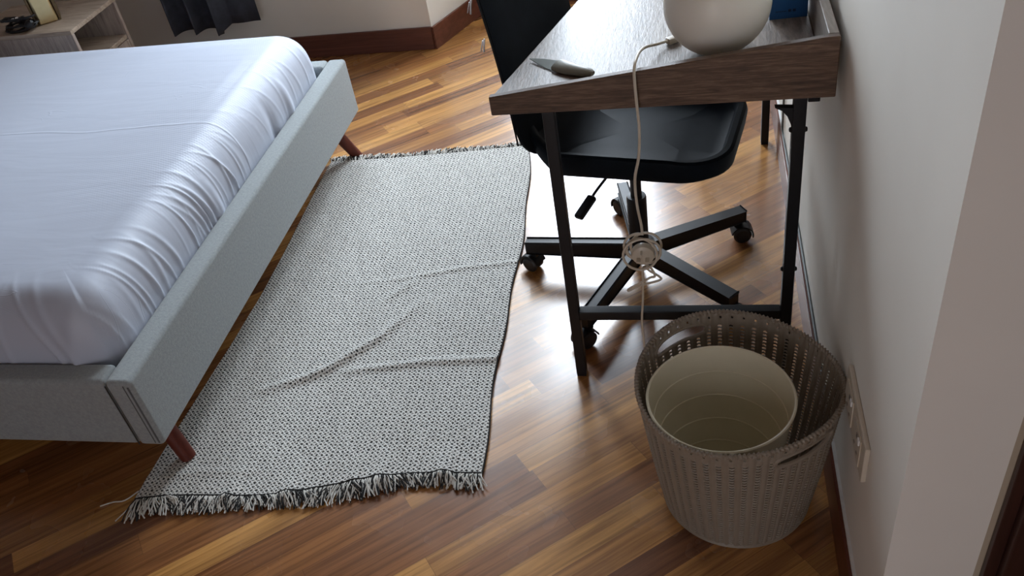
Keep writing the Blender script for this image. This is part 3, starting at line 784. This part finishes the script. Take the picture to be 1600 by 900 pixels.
# ------------------------------------------------------------------ laundry basket
KB = Vector((.071, 1.203, 0)); HA = math.radians(128)
bsk = thing('laundry_basket', 'taupe perforated plastic laundry basket with two cut-out handles by the wall', 'basket', (KB.x, KB.y, 0))
NC, NR = 50, 46
def bk_r(h): return .146+(.188-.146)*h**.85
def bk_z(h, a): return .006+h*(.316+.012*math.cos(2*(a-HA)))
def bk_p(a, h, dr=0): r = bk_r(h)+dr; return Vector((KB.x+r*math.cos(a), KB.y+r*math.sin(a), bk_z(h, a)))
def in_handle(a, h, grow=0):
    for c in (HA, HA+PI):
        da = (a-c+PI) % (2*PI)-PI
        u = da/(.345+grow*.8); v = (h-.885-.0*u)/(.042+grow*.25)
        if abs(u) < 1 and abs(v) < 1 and (abs(u)**4+abs(v)**2.2) < 1: return True
    return False
def basket_wall():
    bm = B()
    # each column: a smooth raised strip, then a ladder strip of rounded rungs with openings between them
    fr = [0, .10, .25, .40, .50, .56, .76, .96]
    drs = [0, .0012, .0018, .0012, 0, .0, .0012, .0]
    rows = [(0, 'w'), (.022, 'w')]; h = .022; per = .0262
    while h < .895:
        rows += [(h+.0135, 'o'), (h+.0155, 'r'), (h+.0198, 'c'), (h+.0242, 'r'), (h+per, 'r')]; h += per
    rows += [(h+.008, 'w'), (.952, 'w'), (.972, 's'), (1.0, 'w')]
    rows = [r for i, r in enumerate(rows) if i == 0 or r[0] > rows[i-1][0]]
    V = []; nf = len(fr)
    for (h, k) in rows:
        row = []
        for c in range(NC):
            for q, f in enumerate(fr):
                d = drs[q]
                if q in (5, 6, 7) and k in 'rc' : d += {'r': .0006, 'c': .0020}[k]
                row.append(bm.verts.new(bk_p((c+f)/NC*2*PI, h, d)))
        V.append(row)
    m = len(V[0])
    for j in range(len(rows)-1):
        hm = (rows[j][0]+rows[j+1][0])/2; k = rows[j+1][1]
        for i in range(m):
            q = i % nf; am = ((i//nf)+(fr[q]+(fr[q+1] if q+1 < nf else 1))/2)/NC*2*PI
            if in_handle(am, hm): continue
            if k == 'o' and q in (5, 6) and not in_handle(am, hm, .06): continue
            if k == 's' and q == 5: continue
            bm.faces.new((V[j][i], V[j][(i+1) % m], V[j+1][(i+1) % m], V[j+1][i]))
    bmesh.ops.delete(bm, geom=[v for v in bm.verts if not v.link_faces], context='VERTS')
    return bm
bw = obj('basket_wall', basket_wall(), M['basket'], bsk, angle=60)
md = bw.modifiers.new('thickness', 'SOLIDIFY'); md.thickness = .0026; md.offset = -1
obj('basket_floor', lathe(B(), [(0, .003), (.138, .003), (.147, .0), (.150, .004), (.147, .010), (.138, .009), (0, .009)], (KB.x, KB.y, 0), 72), M['basket'], bsk)
# rope-like rim
bm = B(); nb = 150*6; rings = []; n = 10
for i in range(nb):
    a = i/nb*2*PI; c = bk_p(a, 1.0); c.z += .001
    rad = Vector((math.cos(a), math.sin(a), 0)); ph = i/6*2*PI
    ring = []
    for j in range(n):
        b_ = 2*PI*j/n; r = .0039+.0016*math.sin(ph+b_)
        ring.append(bm.verts.new(c+rad*(r*math.cos(b_))+Vector((0, 0, r*math.sin(b_)))))
    rings.append(ring)
for i in range(nb):
    a, b = rings[i], rings[(i+1) % nb]
    for j in range(n): bm.faces.new((a[j], a[(j+1) % n], b[(j+1) % n], b[j]))
bmesh.ops.recalc_face_normals(bm, faces=bm.faces)
obj('rim', bm, M['basket'], bsk, angle=80)
for c in (HA, HA+PI):
    pts = []
    for i in range(64):
        t = 2*PI*i/64; cu = math.copysign(abs(math.cos(t))**.55, math.cos(t))*.355; sv = math.copysign(abs(math.sin(t))**.75, math.sin(t))*.047
        pts.append(bk_p(c+cu, .885+sv, 0))
    obj('handle', tube(B(), pts, .0042, 8, closed=True), M['basket'], bsk)

# cream bin standing inside the basket
CBN = Vector((.038, 1.170, .009))
bn = thing('waste_bin', 'cream plastic bin standing inside the taupe laundry basket', 'bin', tuple(CBN))
def bin_prof():
    r0, r1, H = .098, .134, .303; th = .0022; out = []; inn = []
    rr = lambda z: r0+(r1-r0)*(z/H)
    out = [(0, 0), (r0-.004, 0), (r0, .004)]
    for z in (.06, .12, .18, .24): out += [(rr(z), z)]
    out += [(r1, H-.006), (r1+.0028, H-.004), (r1+.0032, H-.001), (r1+.001, H+.001), (r1-.002, H)]
    for z in (.243, .184, .122, .062):
        out += [(rr(z)-th, z+.0022), (rr(z)-th-.0016, z+.0010), (rr(z)-th-.0016, z-.0010), (rr(z)-th, z-.0022)]
    out += [(r0-th+.001, .010), (r0-.012, .005), (0, .004)]
    return out
obj('bin_shell', lathe(B(), bin_prof(), tuple(CBN), 96), M['bin'], bn, angle=30)

# ------------------------------------------------------------------ wall socket
so = thing('wall_socket', 'ivory double wall socket plate low on the right wall behind the basket', 'socket', (XR, 1.075, .35))
obj('plate', box(B(), XR-.009, XR, .978, 1.172, .312, .394, .0025), M['outlet'], so)
for yc in (1.118, 1.032):
    bm = box(B(), XR-.0115, XR-.009, yc-.030, yc+.030, .322, .384, .001)
    s1 = obj('socket_face', bm, M['outlet'], so)
    for ya, yb, za, zb in ((-.003, .003, .362, .372), (-.016, -.009, .336, .340), (.009, .016, .336, .340)):
        obj('pin_hole', box(B(), XR-.0119, XR-.0114, yc+ya, yc+yb, za, zb), M['outlet_dark'], s1)
    obj('rocker_switch', box(B(), XR-.0150, XR-.0115, yc-.028, yc-.018, .372, .384, .0015), M['tag_white'], so)

# thin cables by the right wall
bm = tube(B(), smooth_path([(XR-.004, 1.30, BH+.0085), (XR-.004, 1.7, BH+.0085), (XR-.004, 2.1, BH+.0085), (XR-.005, 2.36, BH+.0085), (XR-.006, 2.46, .115), (XR-.006, 2.478, .16), (XR-.006, 2.475, .30), (XR-.006, 2.47, .72)], 8), .0032, 8)
rootmesh('cable', bm, M['grey_wire'], (XR-.006, 2.2, BH+.005), 'thin dark cable running along the top of the right skirting board behind the desk', 'cable')

# ------------------------------------------------------------------ bedside table and what stands on it
NX0, NX1, NY0, NY1, NZ = -2.72, -2.25, 2.815, 3.140, .480
ns = thing('bedside_table', 'light greige oak bedside table with an open compartment beyond the bed', 'bedside table', ((NX0+NX1)/2, (NY0+NY1)/2, 0))
obj('table_top', box(B(), NX0, NX1, NY0, NY1, NZ-.016, NZ, .0015), M['ns_x'], ns, smooth=False)
obj('side_board', box(B(), NX0, NX1, NY0, NY0+.016, .02, NZ-.016, .001), M['ns_z'], ns, smooth=False)
obj('side_board', box(B(), NX0, NX1, NY1-.016, NY1, .02, NZ-.016, .001), M['ns_z'], ns, smooth=False)
obj('back_board', box(B(), NX0, NX0+.01, NY0+.016, NY1-.016, .02, NZ-.016), M['ns_z'], ns, smooth=False)
obj('shelf', box(B(), NX0+.01, NX1-.004, NY0+.016, NY1-.016, .315, .331, .001), M['ns_x'], ns, smooth=False)
dr = obj('drawer', box(B(), NX1-.018, NX1-.001, NY0+.018, NY1-.018, .06, .312, .0015), M['ns_z'], ns, smooth=False)
obj('knob', lathe(B(), [(0, 0), (.006, 0), (.006, .012), (.012, .016), (.012, .022), (0, .024)], (NX1-.001, (NY0+NY1)/2, .2), 20, Matrix.Rotation(PI/2, 4, 'Y')), M['black_metal'], dr)
obj('plinth', box(B(), NX0+.01, NX1-.03, NY0+.017, NY1-.017, 0, .058), M['ns_x'], ns, smooth=False)

bt = thing('metal_container', 'open brass-coloured metal container on the bedside table', 'container', (-2.44, 2.93, NZ))
GM = Matrix.Translation((-2.418, 2.896, NZ)) @ Matrix.Rotation(math.radians(35), 4, 'Z')
def brass_body():
    bm = B(); rings = []
    for ins, z in ((.03, .0008), (.003, .0008), (0, .004), (0, .118), (.001, .120), (.004, .120), (.005, .118), (.005, .010), (.03, .008)):
        pts = rrect(-.012+ins, .062-ins, 0+ins, .085-ins, [max(.012-ins*.5, .004)]*4, 6)
        rings.append([bm.verts.new(GM @ Vector((px, py, z))) for px, py in pts])
    m = len(rings[0])
    for a, b in zip(rings, rings[1:]):
        for j in range(m): bm.faces.new((a[j], a[(j+1) % m], b[(j+1) % m], b[j]))
    bm.faces.new(rings[0][::-1]); bm.faces.new(rings[-1]); bmesh.ops.recalc_face_normals(bm, faces=bm.faces)
    return bm
obj('container_body', brass_body(), M['brass'], bt)
bm = B(); box(bm, .0635, .072, .006, .080, .0008, .126, .002, 2, GM); obj('end_band', bm, M['brass_in'], bt)
bm = B(); box(bm, -.0225, -.0135, .006, .080, .0008, .126, .002, 2, GM); obj('end_band', bm, M['brass_in'], bt)

ck = thing('coiled_cable', 'black cable coiled in loops with a white tag beside the brass container', 'cable', (-2.5, 2.87, NZ))
bm = B(); rnd = random.Random(5); pts = []
for k in range(150):
    a = k*.30; q = rnd.uniform(-.003, .003)
    pts.append((-2.492+.050*math.cos(a)*(1+.25*math.sin(a*.17))+.02*math.sin(k*.05)+q, 2.868+.030*math.sin(a)*(1+.3*math.sin(a*.21+1))+q, NZ+.0045+.046*(.5+.5*math.sin(a*.37+k*.03))*min(1, k/30)))
tube(bm, smooth_path(pts, 2), .0036, 7)
obj('cable_loops', bm, M['cable_black'], ck)
bm = lathe(B(), [(0, 0), (.012, .001), (.015, .006), (.015, .02), (.011, .028), (.006, .034), (0, .035)], (-2.440, 2.846, NZ+.016), 20, Matrix.Rotation(.9, 4, 'Y'))
obj('plug', bm, M['cable_black'], ck)
TM = Matrix.Translation((-2.478, 2.846, NZ+.050)) @ Matrix.Rotation(.5, 4, 'Z') @ Matrix.Rotation(.5, 4, 'X')
obj('tag', box(box(B(), -.012, -.002, -.004, .004, 0, .003, .001, 1, TM), .002, .012, -.002, .006, 0, .003, .001, 1, TM), M['tag_white'], ck)

# ------------------------------------------------------------------ curtain
def curtain():
    bm = B(); n = 150; rows = 30; P = []
    for j in range(rows+1):
        z = .0+(2.38)*j/rows; row = []
        for i in range(n+1):
            s = i/n; x = -2.285+.445*s
            if s < .60:
                k = s/.60; yy = YB-.075+.034*math.cos(k*2*PI*2.6+.3)*(1-.1*j/rows) + .006*math.sin(k*31)
                xo = .012*math.sin(k*2*PI*2.6)
            else:
                k = (s-.60)/.40; yy = YB-.075+.034*math.cos(2*PI*2.6+.3)*max(0, 1-k*3.5)+.014*k+.003*math.sin(k*9); xo = 0
            zz = .188+(z)*(2.38-.188)/2.38
            if s > .62: zz += .022*(1-j/rows)*min(1, (s-.62)*12)
            if .52 < s < .62: zz -= .012*(1-j/rows)
            row.append(bm.verts.new((x+xo, yy, zz)))
        P.append(row)
    for j in range(rows):
        for i in range(n): bm.faces.new((P[j][i], P[j][i+1], P[j+1][i+1], P[j+1][i]))
    return bm
cu = thing('curtain', 'charcoal navy curtain hanging in folds in front of the back wall', 'curtain', (-2.06, YB-.07, 2.4))
c1 = obj('curtain_cloth', curtain(), M['curtain'], cu, angle=80)
md = c1.modifiers.new('thickness', 'SOLIDIFY'); md.thickness = .003; md.offset = 0
obj('curtain_rod', tube(B(), [(-2.45, YB-.075, 2.39), (-1.12, YB-.075, 2.39)], .012, 14), M['black_metal'], cu)
for x in (-2.40, -1.17): obj('rod_bracket', box(B(), x-.008, x+.008, YB-.085, YB-.0005, 2.375, 2.405, .002), M['black_metal'], cu)

for o in bpy.data.objects:
    if 'o' in o.keys(): del o['o']
